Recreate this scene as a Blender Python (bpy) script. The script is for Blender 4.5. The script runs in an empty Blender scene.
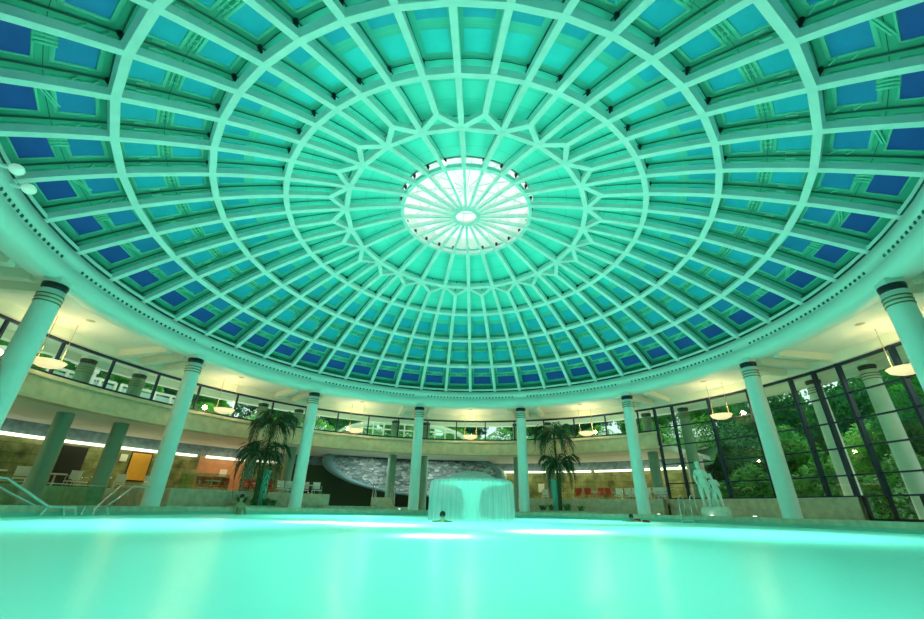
import bpy, bmesh, math, random
from mathutils import Vector, Matrix, Quaternion
import numpy as np
PI = math.pi
S = 13.0                 # radius of the colonnade in metres
ZE = 0.0146
A0 = -0.204315           # bearing of the rib above the column behind the fountain
D = bpy.context.scene
C = D.collection
rnd = random.Random(7)

# ------------------------------------------------------------------ camera
F, PITCH, ROLL, YAW = 395.53, 0.42813, 0.01857, -0.023905
fw = Vector((-math.sin(YAW)*math.cos(PITCH), math.cos(YAW)*math.cos(PITCH), math.sin(PITCH)))
rt = Vector((math.cos(YAW), math.sin(YAW), 0))
up = rt.cross(fw)
c_, s_ = math.cos(ROLL), math.sin(ROLL)
R_, U_ = c_*rt + s_*up, -s_*rt + c_*up
cd = bpy.data.cameras.new('camera'); cam = bpy.data.objects.new('camera', cd); C.objects.link(cam)
cam.matrix_world = Matrix(((R_.x, U_.x, -fw.x, -0.0162843*S), (R_.y, U_.y, -fw.y, -1.0512197*S), (R_.z, U_.z, -fw.z, ZE*S), (0, 0, 0, 1)))
cd.sensor_width = 36; cd.sensor_fit = 'HORIZONTAL'; cd.lens = 36*F/924
cd.shift_x = -4.836/924; cd.shift_y = 18.273/924
cd.clip_start = 0.05; cd.clip_end = 500
D.camera = cam
# ------------------------------------------------------------------ light
w = bpy.data.worlds.new('sky'); D.world = w; w.use_nodes = True
bg = w.node_tree.nodes['Background']; bg.inputs[0].default_value = (0.80, 1.0, 0.93, 1); bg.inputs[1].default_value = 1.0
sd = bpy.data.lights.new('sun', 'SUN'); sd.energy = 1.8; sd.angle = 0.2; sd.color = (0.95, 1, 0.8)
so = bpy.data.objects.new('sun', sd); C.objects.link(so); so.rotation_euler = (math.radians(38), 0, math.radians(150))
# underwater floodlights in the pool: they light the milky water from below
for k, (x, y) in enumerate([(0, 0), (-7, -3), (7, -3), (0, -8), (-5, 6), (5, 6), (0, -13.5), (-8, -12), (8, -12)]):
    ld = bpy.data.lights.new('underwater_flood', 'AREA'); ld.shape = 'DISK'; ld.size = 6.5; ld.energy = 290 if y > -5 else 145 if y > -11 else 95; ld.color = (0.20, 1.0, 0.80)
    lo = bpy.data.objects.new('underwater_flood', ld); C.objects.link(lo); lo.location = (x, y, -1.75); lo.rotation_euler = (PI, 0, 0)
D.view_settings.view_transform = 'Standard'; D.view_settings.look = 'None'
D.view_settings.exposure = 0.3; D.view_settings.gamma = 1; D.view_settings.use_curve_mapping = False
D.cycles.use_denoising = True
D.cycles.max_bounces = 8; D.cycles.diffuse_bounces = 4; D.cycles.transparent_max_bounces = 16

# ------------------------------------------------------------------ helpers
def ang(i): return A0 + i*PI/24
def P(r, i, z=0.0): return Vector((S*r*math.sin(ang(i)), S*r*math.cos(ang(i)), S*(z+ZE)))
def PM(r, i, zm=0.0): return Vector((S*r*math.sin(ang(i)), S*r*math.cos(ang(i)), zm))   # height in metres
mats = {}
def mat(name, col, rough=0.55, metal=0, bump=None, var=None, spec=0.5, emit=None, estr=0):
    if name in mats: return mats[name]
    m = bpy.data.materials.new(name); m.use_nodes = True; nt = m.node_tree; b = nt.nodes['Principled BSDF']
    b.inputs['Base Color'].default_value = (*col, 1); b.inputs['Roughness'].default_value = rough; b.inputs['Metallic'].default_value = metal
    b.inputs['Specular IOR Level'].default_value = spec
    tc = nt.nodes.new('ShaderNodeTexCoord')
    sc, amt = var or (3.0, 0.04)
    n = nt.nodes.new('ShaderNodeTexNoise'); n.inputs['Scale'].default_value = sc; n.inputs['Detail'].default_value = 4
    nt.links.new(tc.outputs['Object'], n.inputs['Vector'])
    cr = nt.nodes.new('ShaderNodeValToRGB')
    cr.color_ramp.elements[0].position = .3; cr.color_ramp.elements[1].position = .7
    cr.color_ramp.elements[0].color = (*[max(0, c*(1-amt)) for c in col], 1); cr.color_ramp.elements[1].color = (*[min(1, c*(1+amt)) for c in col], 1)
    nt.links.new(n.outputs['Fac'], cr.inputs['Fac']); nt.links.new(cr.outputs['Color'], b.inputs['Base Color'])
    if bump:
        bp = nt.nodes.new('ShaderNodeBump'); bp.inputs['Strength'].default_value = bump; bp.inputs['Distance'].default_value = .02
        nt.links.new(n.outputs['Fac'], bp.inputs['Height']); nt.links.new(bp.outputs['Normal'], b.inputs['Normal'])
    if emit: b.inputs['Emission Color'].default_value = (*emit, 1); b.inputs['Emission Strength'].default_value = estr
    mats[name] = m; return m
def stone_mat(name, cols, scale, mortar=(.2, .22, .2), bw=.9, bh=.35, sc=1.0):
    """stone slabs in courses with mottled colour"""
    m = bpy.data.materials.new(name); m.use_nodes = True; nt = m.node_tree; b = nt.nodes['Principled BSDF']; N = nt.nodes.new; L = nt.links.new
    tc = N('ShaderNodeTexCoord'); n = N('ShaderNodeTexNoise'); n.inputs['Scale'].default_value = scale; n.inputs['Detail'].default_value = 6
    L(tc.outputs['Object'], n.inputs['Vector'])
    cr = N('ShaderNodeValToRGB'); e = cr.color_ramp.elements
    e[0].position = .32; e[0].color = (*cols[0], 1); e[1].position = .68; e[1].color = (*cols[-1], 1)
    if len(cols) > 2:
        k = e.new(.5); k.color = (*cols[1], 1)
    L(n.outputs['Fac'], cr.inputs['Fac'])
    br = N('ShaderNodeTexBrick'); br.inputs['Scale'].default_value = sc; br.inputs['Brick Width'].default_value = bw; br.inputs['Row Height'].default_value = bh
    br.inputs['Mortar Size'].default_value = .012; br.inputs['Color1'].default_value = (1, 1, 1, 1); br.inputs['Color2'].default_value = (.7, .7, .7, 1); br.inputs['Mortar'].default_value = (*mortar, 1)
    L(tc.outputs['UV'], br.inputs['Vector'])
    mx = N('ShaderNodeMix'); mx.data_type = 'RGBA'; mx.blend_type = 'MULTIPLY'; mx.inputs[0].default_value = 1
    L(cr.outputs['Color'], mx.inputs[6]); L(br.outputs['Color'], mx.inputs[7]); L(mx.outputs[2], b.inputs['Base Color'])
    b.inputs['Roughness'].default_value = .5; mats[name] = m; return m

class MB:
    def __init__(s): s.v = []; s.f = []; s.m = []; s.uv = {}; s.sm = []
    def face(s, pts, mi=0, smooth=False, uv=None):
        k = len(s.v); s.v += [tuple(p) for p in pts]; s.f.append(tuple(range(k, k+len(pts)))); s.m.append(mi); s.sm.append(smooth)
        if uv: s.uv[len(s.f)-1] = uv
    def grid(s, rows, mi=0, smooth=True, close=False, uvf=None):
        k = len(s.v); n = len(rows[0])
        for r in rows: s.v += [tuple(p) for p in r]
        for i in range(len(rows)-1):
            for j in range(n if close else n-1):
                j2 = (j+1) % n
                s.f.append((k+i*n+j, k+i*n+j2, k+(i+1)*n+j2, k+(i+1)*n+j)); s.m.append(mi); s.sm.append(smooth)
                if uvf: s.uv[len(s.f)-1] = [uvf(i, j), uvf(i, j+1), uvf(i+1, j+1), uvf(i+1, j)]
    def box(s, c, sx, sy, sz, rz=0, mi=0, M=None):
        M = M or (Matrix.Translation(c) @ Matrix.Rotation(rz, 4, 'Z'))
        q = [M @ Vector((x*sx/2, y*sy/2, z*sz/2)) for x in (-1, 1) for y in (-1, 1) for z in (-1, 1)]
        k = len(s.v); s.v += [tuple(p) for p in q]
        for f in ((0, 1, 3, 2), (4, 6, 7, 5), (0, 4, 5, 1), (2, 3, 7, 6), (0, 2, 6, 4), (1, 5, 7, 3)):
            s.f.append(tuple(k+i for i in f)); s.m.append(mi); s.sm.append(False)
        return s
    def bar(s, a, b, wd, dp, mi=0, upv=(0, 0, 1)):
        a, b = Vector(a), Vector(b); d = (b-a); L = d.length; d.normalize(); u = Vector(upv); x = d.cross(u)
        if x.length < 1e-4: x = Vector((1, 0, 0))
        x.normalize(); u = x.cross(d)
        M = Matrix(((x.x, d.x, u.x, 0), (x.y, d.y, u.y, 0), (x.z, d.z, u.z, 0), (0, 0, 0, 1))); M.translation = (a+b)/2
        return s.box(None, wd, L, dp, mi=mi, M=M)
    def sweep(s, pts, wd, dp, mi=0, ups=None, smooth=False, close=False):
        """rectangular section swept along a path"""
        n = len(pts); rows = []
        for i, p in enumerate(pts):
            a = pts[(i-1) % n] if close or i else pts[0]; b = pts[(i+1) % n] if close or i < n-1 else pts[-1]
            d = (Vector(b)-Vector(a)).normalized(); u = Vector(ups[i]) if ups else Vector((0, 0, 1)); x = d.cross(u).normalized(); u = x.cross(d)
            p = Vector(p); rows.append([p-x*wd/2-u*dp/2, p+x*wd/2-u*dp/2, p+x*wd/2+u*dp/2, p-x*wd/2+u*dp/2])
        if close: rows.append(rows[0])
        for e in range(4): s.grid([[r[e], r[(e+1) % 4]] for r in rows], mi, smooth)
        if not close: s.face(rows[0], mi); s.face(rows[-1][::-1], mi)
        return s
    def tube(s, pts, r, n=8, mi=0):
        rows = []; pts = [Vector(p) for p in pts]; x0 = None
        for i, p in enumerate(pts):
            d = (pts[min(i+1, len(pts)-1)]-pts[max(i-1, 0)]).normalized()
            if x0 is None: x0 = d.orthogonal().normalized()
            x0 = (x0-d*x0.dot(d)).normalized(); y = d.cross(x0); rr = r[i] if isinstance(r, (list, tuple)) else r
            rows.append([p+(x0*math.cos(2*PI*k/n)+y*math.sin(2*PI*k/n))*rr for k in range(n)])
        s.grid(rows, mi, True, True); s.face(rows[0][::-1], mi); s.face(rows[-1], mi); return s
    def lathe(s, prof, c=(0, 0, 0), n=24, mi=0, M=None, smooth=True):
        M = M or Matrix.Translation(c)
        s.grid([[M @ Vector((r*math.cos(2*PI*k/n), r*math.sin(2*PI*k/n), z)) for k in range(n)] for r, z in prof], mi, smooth, True); return s
    def arc(s, prof, i0, i1, step=.5, mi=0, smooth=False, uv=False, mis=None):
        """profile of (r, z) in hall units swept from bearing i0 to i1"""
        n = max(1, round((i1-i0)/step)); ii = [i0+(i1-i0)*k/n for k in range(n+1)]
        for q in range(len(prof)-1):
            (r0, z0), (r1, z1) = prof[q], prof[q+1]
            hl = math.hypot(r1-r0, z1-z0)*S; v0 = sum(math.hypot(prof[t+1][0]-prof[t][0], prof[t+1][1]-prof[t][1])*S for t in range(q))
            s.grid([[P(r0, i, z0) for i in ii], [P(r1, i, z1) for i in ii]], mis[q] if mis else mi, smooth,
                   uvf=(lambda a, b, r=r0, v0=v0, hl=hl: (ii[b]*PI/24*r*S, v0+a*hl)) if uv else None)
        return s
    def build(s, name, ms, parent=None, kind=None, **pr):
        me = bpy.data.meshes.new(name); me.from_pydata(s.v, [], s.f)
        for m in (ms if isinstance(ms, (list, tuple)) else [ms]): me.materials.append(m)
        me.polygons.foreach_set('material_index', s.m); me.polygons.foreach_set('use_smooth', s.sm)
        if s.uv:
            ul = me.uv_layers.new(name='UVMap')
            for fi, uvs in s.uv.items():
                for li, q in zip(me.polygons[fi].loop_indices, uvs): ul.data[li].uv = q
        me.validate(); me.update()
        bm = bmesh.new(); bm.from_mesh(me); bmesh.ops.remove_doubles(bm, verts=bm.verts, dist=1e-4)
        bmesh.ops.recalc_face_normals(bm, faces=bm.faces); bm.to_mesh(me); bm.free()
        o = bpy.data.objects.new(name, me); C.objects.link(o)
        if parent: o.parent = parent
        if kind: o['kind'] = kind
        for k, v in pr.items(): o[k] = v
        return o
def thing(name, label, cat, loc=(0, 0, 0), rz=0, group=None, kind='thing'):
    o = bpy.data.objects.new(name, None); C.objects.link(o); o.location = loc; o.rotation_euler = (0, 0, rz); o.empty_display_size = .2
    o['label'] = label; o['category'] = cat; o['kind'] = kind
    if group: o['group'] = group
    return o
def tag(o, label, cat, group=None, kind='thing'):
    o['label'] = label; o['category'] = cat; o['kind'] = kind
    if group: o['group'] = group
    return o
def copy_tree(o, parent=None):
    c = o.copy(); C.objects.link(c)
    if parent: c.parent = parent
    for ch in list(o.children): copy_tree(ch, c)
    return c
def inst(proto, first, loc, rz, label, **pr):
    """the first call moves the prototype itself, later calls copy it"""
    o = proto if first else copy_tree(proto)
    o.location = loc; o.rotation_euler = (0, 0, rz); o['label'] = label
    for k, v in pr.items(): o[k] = v
    return o
def part(name, me_obj, parent, rz=0, loc=(0, 0, 0)):
    """another copy of a part mesh under the same thing"""
    o = me_obj.copy(); C.objects.link(o); o.parent = parent; o.rotation_euler = (0, 0, rz); o.location = loc; return o
def skin(name, V, E, rad, m, parent=None, sub=2):
    me = bpy.data.meshes.new(name); me.from_pydata([tuple(v) for v in V], E, []); me.materials.append(m)
    o = bpy.data.objects.new(name, me); C.objects.link(o)
    if parent: o.parent = parent
    sk = o.modifiers.new('skin', 'SKIN'); sk.use_smooth_shade = True
    lay = me.skin_vertices[0].data
    for i, r in enumerate(rad):
        lay[i].radius = (r, r) if not isinstance(r, tuple) else r
        lay[i].use_root = (i == 0)
    o.modifiers.new('sub', 'SUBSURF').levels = sub; o.modifiers['sub'].render_levels = sub
    return o

# ------------------------------------------------------------------ materials
M_rib = mat('white_painted_steel', (.90, .93, .90), .35)
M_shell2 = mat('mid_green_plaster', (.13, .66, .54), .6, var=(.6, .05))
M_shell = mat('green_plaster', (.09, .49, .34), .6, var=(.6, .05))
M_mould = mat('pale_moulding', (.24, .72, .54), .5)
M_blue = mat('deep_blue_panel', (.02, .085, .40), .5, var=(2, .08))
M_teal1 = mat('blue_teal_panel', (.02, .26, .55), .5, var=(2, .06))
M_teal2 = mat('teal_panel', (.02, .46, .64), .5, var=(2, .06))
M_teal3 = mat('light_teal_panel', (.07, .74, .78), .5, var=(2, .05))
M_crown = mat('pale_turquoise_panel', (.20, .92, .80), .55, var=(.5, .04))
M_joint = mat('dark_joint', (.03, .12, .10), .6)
M_black = mat('black_steel', (.012, .015, .02), .4)
M_frame = mat('blue_black_frame', (.012, .03, .06), .35)
M_plaster = mat('cream_plaster', (.86, .86, .72), .6, var=(.8, .04))
M_soffit = mat('white_ceiling_plaster', (.88, .90, .82), .7, var=(.5, .03))
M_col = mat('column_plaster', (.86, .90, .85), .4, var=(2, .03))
M_colshade = mat('shade_darkened_column_plaster', (.22, .38, .27), .5, var=(2, .05))  # column plaster darkened: shade on the rear columns painted into the colour
M_ring = mat('ring_beam_paint', (.84, .93, .86), .5, var=(.7, .03))
M_bronze = mat('bronze_groove', (.28, .22, .08), .4, .5)
M_fascia = mat('travertine_fascia', (.74, .64, .42), .5, var=(3, .12))
M_trav = mat('travertine_wall', (.66, .62, .46), .5, var=(4, .16), bump=.2)
M_deck = stone_mat('deck_slabs', [(.50, .48, .36), (.60, .56, .42)], 3, (.5, .5, .4), .6, .6)
M_wallst = stone_mat('mottled_slate_wall', [(.10, .14, .05), (.26, .31, .11), (.44, .45, .20)], 1.6, (.35, .35, .3), 1.1, .45)
M_bluewall = mat('blue_grey_frieze', (.18, .30, .34), .6, var=(4, .3))
M_redwall = mat('terracotta_wall', (.55, .30, .15), .6, var=(2, .15))
M_dark = mat('dark_opening', (.02, .025, .02), .7)
M_chrome = mat('polished_steel', (.75, .80, .80), .18, 1)
M_white = mat('white_plastic', (.85, .85, .78), .4)
M_red = mat('red_upholstery', (.75, .07, .03), .5)
M_tealpot = mat('teal_glaze', (.15, .60, .48), .25)
M_leaf = mat('palm_leaf_green', (.010, .07, .02), .4, var=(5, .3))
M_trunk = mat('palm_trunk_bark', (.06, .10, .035), .8, var=(8, .3), bump=.5)
M_marble = mat('weathered_marble', (.88, .90, .78), .5, var=(6, .12), bump=.3)
M_bark = mat('tree_bark', (.045, .035, .02), .9, var=(6, .3))
M_grass = mat('lawn', (.06, .22, .03), .9, var=(2, .3))
M_hill = mat('wooded_hill', (.03, .13, .03), .9, var=(.35, .7))
M_lamp = mat('lamp_glow', (1, .9, .6), .4, emit=(1, .80, .42), estr=9)
M_cove = mat('cove_tube', (1, 1, .9), .4, emit=(1, .98, .72), estr=1.5)
M_poollamp = mat('pool_lamp_lens', (1, 1, .9), .4, emit=(.8, 1, .8), estr=3)
M_soil = mat('planter_soil', (.06, .05, .03), .9)
M_skin = mat('skin', (.45, .34, .20), .5)
M_hair = mat('dark_hair', (.03, .02, .015), .6)
M_redcloth = mat('red_swimwear', (.8, .06, .03), .6)
def leaf_mat(name, a, b, sc=1.2):
    m = bpy.data.materials.new(name); m.use_nodes = True; nt = m.node_tree; N = nt.nodes.new; L = nt.links.new
    bs = nt.nodes['Principled BSDF']; out = nt.nodes['Material Output']
    tc = N('ShaderNodeTexCoord'); n = N('ShaderNodeTexNoise'); n.inputs['Scale'].default_value = sc; n.inputs['Detail'].default_value = 5
    cr = N('ShaderNodeValToRGB'); cr.color_ramp.elements[0].position = .35; cr.color_ramp.elements[1].position = .65
    cr.color_ramp.elements[0].color = (*a, 1); cr.color_ramp.elements[1].color = (*b, 1)
    L(tc.outputs['Object'], n.inputs['Vector']); L(n.outputs['Fac'], cr.inputs['Fac']); L(cr.outputs['Color'], bs.inputs['Base Color'])
    bs.inputs['Roughness'].default_value = .6
    t = N('ShaderNodeBsdfTranslucent'); L(cr.outputs['Color'], t.inputs['Color'])
    mx = N('ShaderNodeMixShader'); mx.inputs[0].default_value = .4; L(bs.outputs[0], mx.inputs[1]); L(t.outputs[0], mx.inputs[2]); L(mx.outputs[0], out.inputs['Surface'])
    return m
M_fol = [leaf_mat('foliage_mid', (.02, .20, .02), (.12, .50, .05)), leaf_mat('foliage_bright', (.06, .36, .03), (.28, .72, .10)), leaf_mat('foliage_dark', (.01, .10, .02), (.05, .28, .05))]
def glass_mat(name, tint, refl=.10, edge=.55):
    m = bpy.data.materials.new(name); m.use_nodes = True; nt = m.node_tree; N = nt.nodes.new; L = nt.links.new; nt.nodes.remove(nt.nodes['Principled BSDF'])
    out = nt.nodes['Material Output']; t = N('ShaderNodeBsdfTransparent'); t.inputs[0].default_value = (*tint, 1)
    g = N('ShaderNodeBsdfGlossy'); g.inputs['Roughness'].default_value = .02; g.inputs['Color'].default_value = (.9, 1, .95, 1)
    lw = N('ShaderNodeLayerWeight'); lw.inputs['Blend'].default_value = .15
    ma = N('ShaderNodeMath'); ma.operation = 'MULTIPLY_ADD'; ma.inputs[1].default_value = edge; ma.inputs[2].default_value = refl*.4
    L(lw.outputs['Fresnel'], ma.inputs[0])
    mx = N('ShaderNodeMixShader'); L(ma.outputs[0], mx.inputs[0]); L(t.outputs[0], mx.inputs[1]); L(g.outputs[0], mx.inputs[2]); L(mx.outputs[0], out.inputs['Surface'])
    return m
M_glass = glass_mat('clear_glass', (.80, .97, .88))
M_skyglass = glass_mat('skylight_glass', (.97, 1, .98), .02, .12)
M_pane = glass_mat('green_balustrade_glass', (.72, .93, .80), .1, .3)
def water_mat():
    m = bpy.data.materials.new('milky_pool_water'); m.use_nodes = True; nt = m.node_tree; N = nt.nodes.new; L = nt.links.new; nt.nodes.remove(nt.nodes['Principled BSDF'])
    out = nt.nodes['Material Output']; tc = N('ShaderNodeTexCoord')
    t = N('ShaderNodeBsdfTranslucent'); t.inputs[0].default_value = (.80, 1, .96, 1)
    d = N('ShaderNodeBsdfDiffuse'); d.inputs[0].default_value = (.45, .95, .85, 1)
    n = N('ShaderNodeTexNoise'); n.inputs['Scale'].default_value = .9; n.inputs['Detail'].default_value = 3; n.inputs['Distortion'].default_value = .6
    L(tc.outputs['Object'], n.inputs['Vector'])
    bp = N('ShaderNodeBump'); bp.inputs['Strength'].default_value = .35; bp.inputs['Distance'].default_value = .12; L(n.outputs['Fac'], bp.inputs['Height'])
    g = N('ShaderNodeBsdfGlossy'); g.inputs['Roughness'].default_value = .28; L(bp.outputs[0], g.inputs['Normal'])
    m1 = N('ShaderNodeMixShader'); m1.inputs[0].default_value = .3; L(t.outputs[0], m1.inputs[1]); L(d.outputs[0], m1.inputs[2])
    fr = N('ShaderNodeFresnel'); fr.inputs[0].default_value = 1.2
    ma = N('ShaderNodeMath'); ma.operation = 'MULTIPLY'; ma.inputs[1].default_value = .35; L(fr.outputs[0], ma.inputs[0])
    m2 = N('ShaderNodeMixShader'); L(ma.outputs[0], m2.inputs[0]); L(m1.outputs[0], m2.inputs[1]); L(g.outputs[0], m2.inputs[2]); L(m2.outputs[0], out.inputs['Surface'])
    return m
M_water = water_mat()
def curtain_mat():
    m = bpy.data.materials.new('falling_water'); m.use_nodes = True; nt = m.node_tree; N = nt.nodes.new; L = nt.links.new; nt.nodes.remove(nt.nodes['Principled BSDF'])
    out = nt.nodes['Material Output']; tc = N('ShaderNodeTexCoord'); mp = N('ShaderNodeMapping'); mp.inputs['Scale'].default_value = (7, 7, .35)
    n = N('ShaderNodeTexNoise'); n.inputs['Scale'].default_value = 1.6; n.inputs['Detail'].default_value = 4
    L(tc.outputs['Object'], mp.inputs[0]); L(mp.outputs[0], n.inputs['Vector'])
    a = N('ShaderNodeMapRange'); a.inputs[1].default_value = .3; a.inputs[2].default_value = .7; a.inputs[3].default_value = .34; a.inputs[4].default_value = .60; L(n.outputs['Fac'], a.inputs[0])
    t = N('ShaderNodeBsdfTransparent'); d = N('ShaderNodeBsdfDiffuse'); d.inputs[0].default_value = (.80, .78, .78, 1)
    tr = N('ShaderNodeBsdfTranslucent'); tr.inputs[0].default_value = (.80, .78, .78, 1)
    m1 = N('ShaderNodeMixShader'); m1.inputs[0].default_value = .5; L(d.outputs[0], m1.inputs[1]); L(tr.outputs[0], m1.inputs[2])
    m2 = N('ShaderNodeMixShader'); L(a.outputs[0], m2.inputs[0]); L(t.outputs[0], m2.inputs[1]); L(m1.outputs[0], m2.inputs[2]); L(m2.outputs[0], out.inputs['Surface'])
    return m
M_curtain = curtain_mat()
def mosaic_mat():
    m = bpy.data.materials.new('split_stone_cladding'); m.use_nodes = True; nt = m.node_tree; N = nt.nodes.new; L = nt.links.new; b = nt.nodes['Principled BSDF']
    tc = N('ShaderNodeTexCoord'); mp = N('ShaderNodeMapping'); mp.inputs['Scale'].default_value = (1.6, 1.6, 3.6); L(tc.outputs['Object'], mp.inputs[0])
    v = N('ShaderNodeTexVoronoi'); v.inputs['Scale'].default_value = 1.5; L(mp.outputs[0], v.inputs['Vector'])
    v2 = N('ShaderNodeTexVoronoi'); v2.feature = 'DISTANCE_TO_EDGE'; v2.inputs['Scale'].default_value = 1.5; L(mp.outputs[0], v2.inputs['Vector'])
    cr = N('ShaderNodeValToRGB'); e = cr.color_ramp.elements; e[0].color = (.16, .26, .25, 1); e[1].color = (.75, .80, .76, 1); k = e.new(.5); k.color = (.42, .46, .46, 1)
    sx = N('ShaderNodeSeparateColor'); L(v.outputs['Color'], sx.inputs[0]); L(sx.outputs[0], cr.inputs['Fac'])
    mr = N('ShaderNodeMapRange'); mr.inputs[1].default_value = .0; mr.inputs[2].default_value = .07; mr.inputs[3].default_value = .25; L(v2.outputs['Distance'], mr.inputs[0])
    mx = N('ShaderNodeMix'); mx.data_type = 'RGBA'; mx.blend_type = 'MULTIPLY'; mx.inputs[0].default_value = 1; L(cr.outputs['Color'], mx.inputs[6]); L(mr.outputs[0], mx.inputs[7]); L(mx.outputs[2], b.inputs['Base Color'])
    bp = N('ShaderNodeBump'); bp.inputs['Distance'].default_value = .08; L(v.outputs['Distance'], bp.inputs['Height']); L(bp.outputs[0], b.inputs['Normal'])
    b.inputs['Roughness'].default_value = .7; return m
M_mosaic = mosaic_mat()

# ------------------------------------------------------------------ large structure: pool, floor
RP = .972                                      # pool edge
ZW, ZD = -.25, 0.0                             # water and deck heights in metres
m = MB()                                       # water: round pool with a straight channel behind the camera
def wgrid(mb, z, mi=0):
    n = 96; ring = [Vector((RP*S*math.sin(2*PI*k/n), RP*S*math.cos(2*PI*k/n), z)) for k in range(n)]
    mb.face(ring, mi)
    y0 = -math.sqrt((RP*S)**2-81)
    mb.face([Vector((x, y, z)) for x, y in ((-9, y0), (9, y0), (9, -20), (-9, -20))], mi)
# one sheet: circle arc + channel outline
n = 140; a_open = math.asin(9/(RP*S))
outl = [Vector((RP*S*math.sin(t), RP*S*math.cos(t), ZW)) for t in [-(PI-a_open)+2*(PI-a_open)*k/n for k in range(n+1)]]
outl += [Vector((9, -20, ZW)), Vector((-9, -20, ZW))]
m.face(outl); o = m.build('pool_water', M_water); tag(o, 'milky turquoise lit water filling the round pool', 'water', kind='stuff')
m = MB()                                       # basin
for a, b in zip(outl, outl[1:]+outl[:1]):
    m.face([a+Vector((0, 0, .25)), b+Vector((0, 0, .25)), b+Vector((0, 0, -2.0)), a+Vector((0, 0, -2.0))])
m.face([p+Vector((0, 0, -2.0)) for p in outl]); m.build('pool_basin', mat('basin_tile', (.35, .75, .65), .4), kind='structure')
m = MB()                                       # deck ring with the channel left open
io = a_open/(PI/24); ia, ib = (-PI-A0)/(PI/24)+io, (PI-A0)/(PI/24)-io
m.arc([(RP, -ZE), (1.40, -ZE), (2.0, -ZE)], ia, ib, .5, uv=True)
for sx in (-1, 1):
    m.face([Vector((sx*9, -math.sqrt((RP*S)**2-81), 0)), Vector((sx*9, -26, 0)), Vector((sx*26, -26, 0)), Vector((sx*math.sin(PI-a_open)*2.0*S, math.cos(PI-a_open)*2*S, 0))], uv=[(0, 0), (0, 17), (17, 17), (17, 0)])
m.build('floor', M_deck, kind='structure')
# coping round the pool
m = MB(); m.arc([(RP-.004, -ZE-.010), (RP-.004, -ZE+.004), (RP+.010, -ZE+.004), (RP+.010, -ZE)], ia, ib, .5); m.build('trim_1', M_trav, kind='structure')

# ------------------------------------------------------------------ dome
RN = [.212, .3826, .5433, .700, .8517, .992]
ZN = [.8916, .8424, .7964, .7328, .6542, .5679]
def zr(r):
    res = [z-(.905-.343*q*q) for q, z in zip(RN, ZN)]
    return .905-.343*r*r + float(np.interp(r, RN, res))
def nrm(r, i):                                 # outward normal of the dome
    d = .686*r; L = math.hypot(1, d); return Vector((math.sin(ang(i))*d/L, math.cos(ang(i))*d/L, 1/L))
OFF = .030*S
def SH(r, i, off=OFF): return P(r, i, zr(r)) + nrm(r, i)*off
m = MB(); MI = dict(shell=0, mould=1, blue=2, t1=3, t2=4, t3=5, crown=6, joint=7, mid=8)
def quad(r0, r1, i0, i1, mi, off, th=0, nseg=2):
    """a panel on the shell between two radii and two bearings; th = raised thickness towards the hall"""
    g = [[SH(r0+(r1-r0)*a/nseg, i0+(i1-i0)*b/nseg, off-th) for b in range(nseg+1)] for a in range(nseg+1)]
    m.grid(g, mi, True)
    if th:
        for e in ([g[0], [SH(r0, i0+(i1-i0)*b/nseg, off) for b in range(nseg+1)]], [g[-1], [SH(r1, i0+(i1-i0)*b/nseg, off) for b in range(nseg+1)]],
                  [[q[0] for q in g], [SH(r0+(r1-r0)*a/nseg, i0, off) for a in range(nseg+1)]], [[q[-1] for q in g], [SH(r0+(r1-r0)*a/nseg, i1, off) for a in range(nseg+1)]]):
            m.grid(e, mi, False)
def frame(r0, r1, i0, i1, wv, mi, th=.03):
    dr = wv/S; di = lambda r: wv/(r*S)/(PI/24)
    d = di((r0+r1)/2)
    quad(r0-dr, r0, i0-d, i1+d, mi, OFF, th, 1); quad(r1, r1+dr, i0-d, i1+d, mi, OFF, th, 1)
    quad(r0, r1, i0-d, i0, mi, OFF, th, 1); quad(r0, r1, i1, i1+d, mi, OFF, th, 1)
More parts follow.
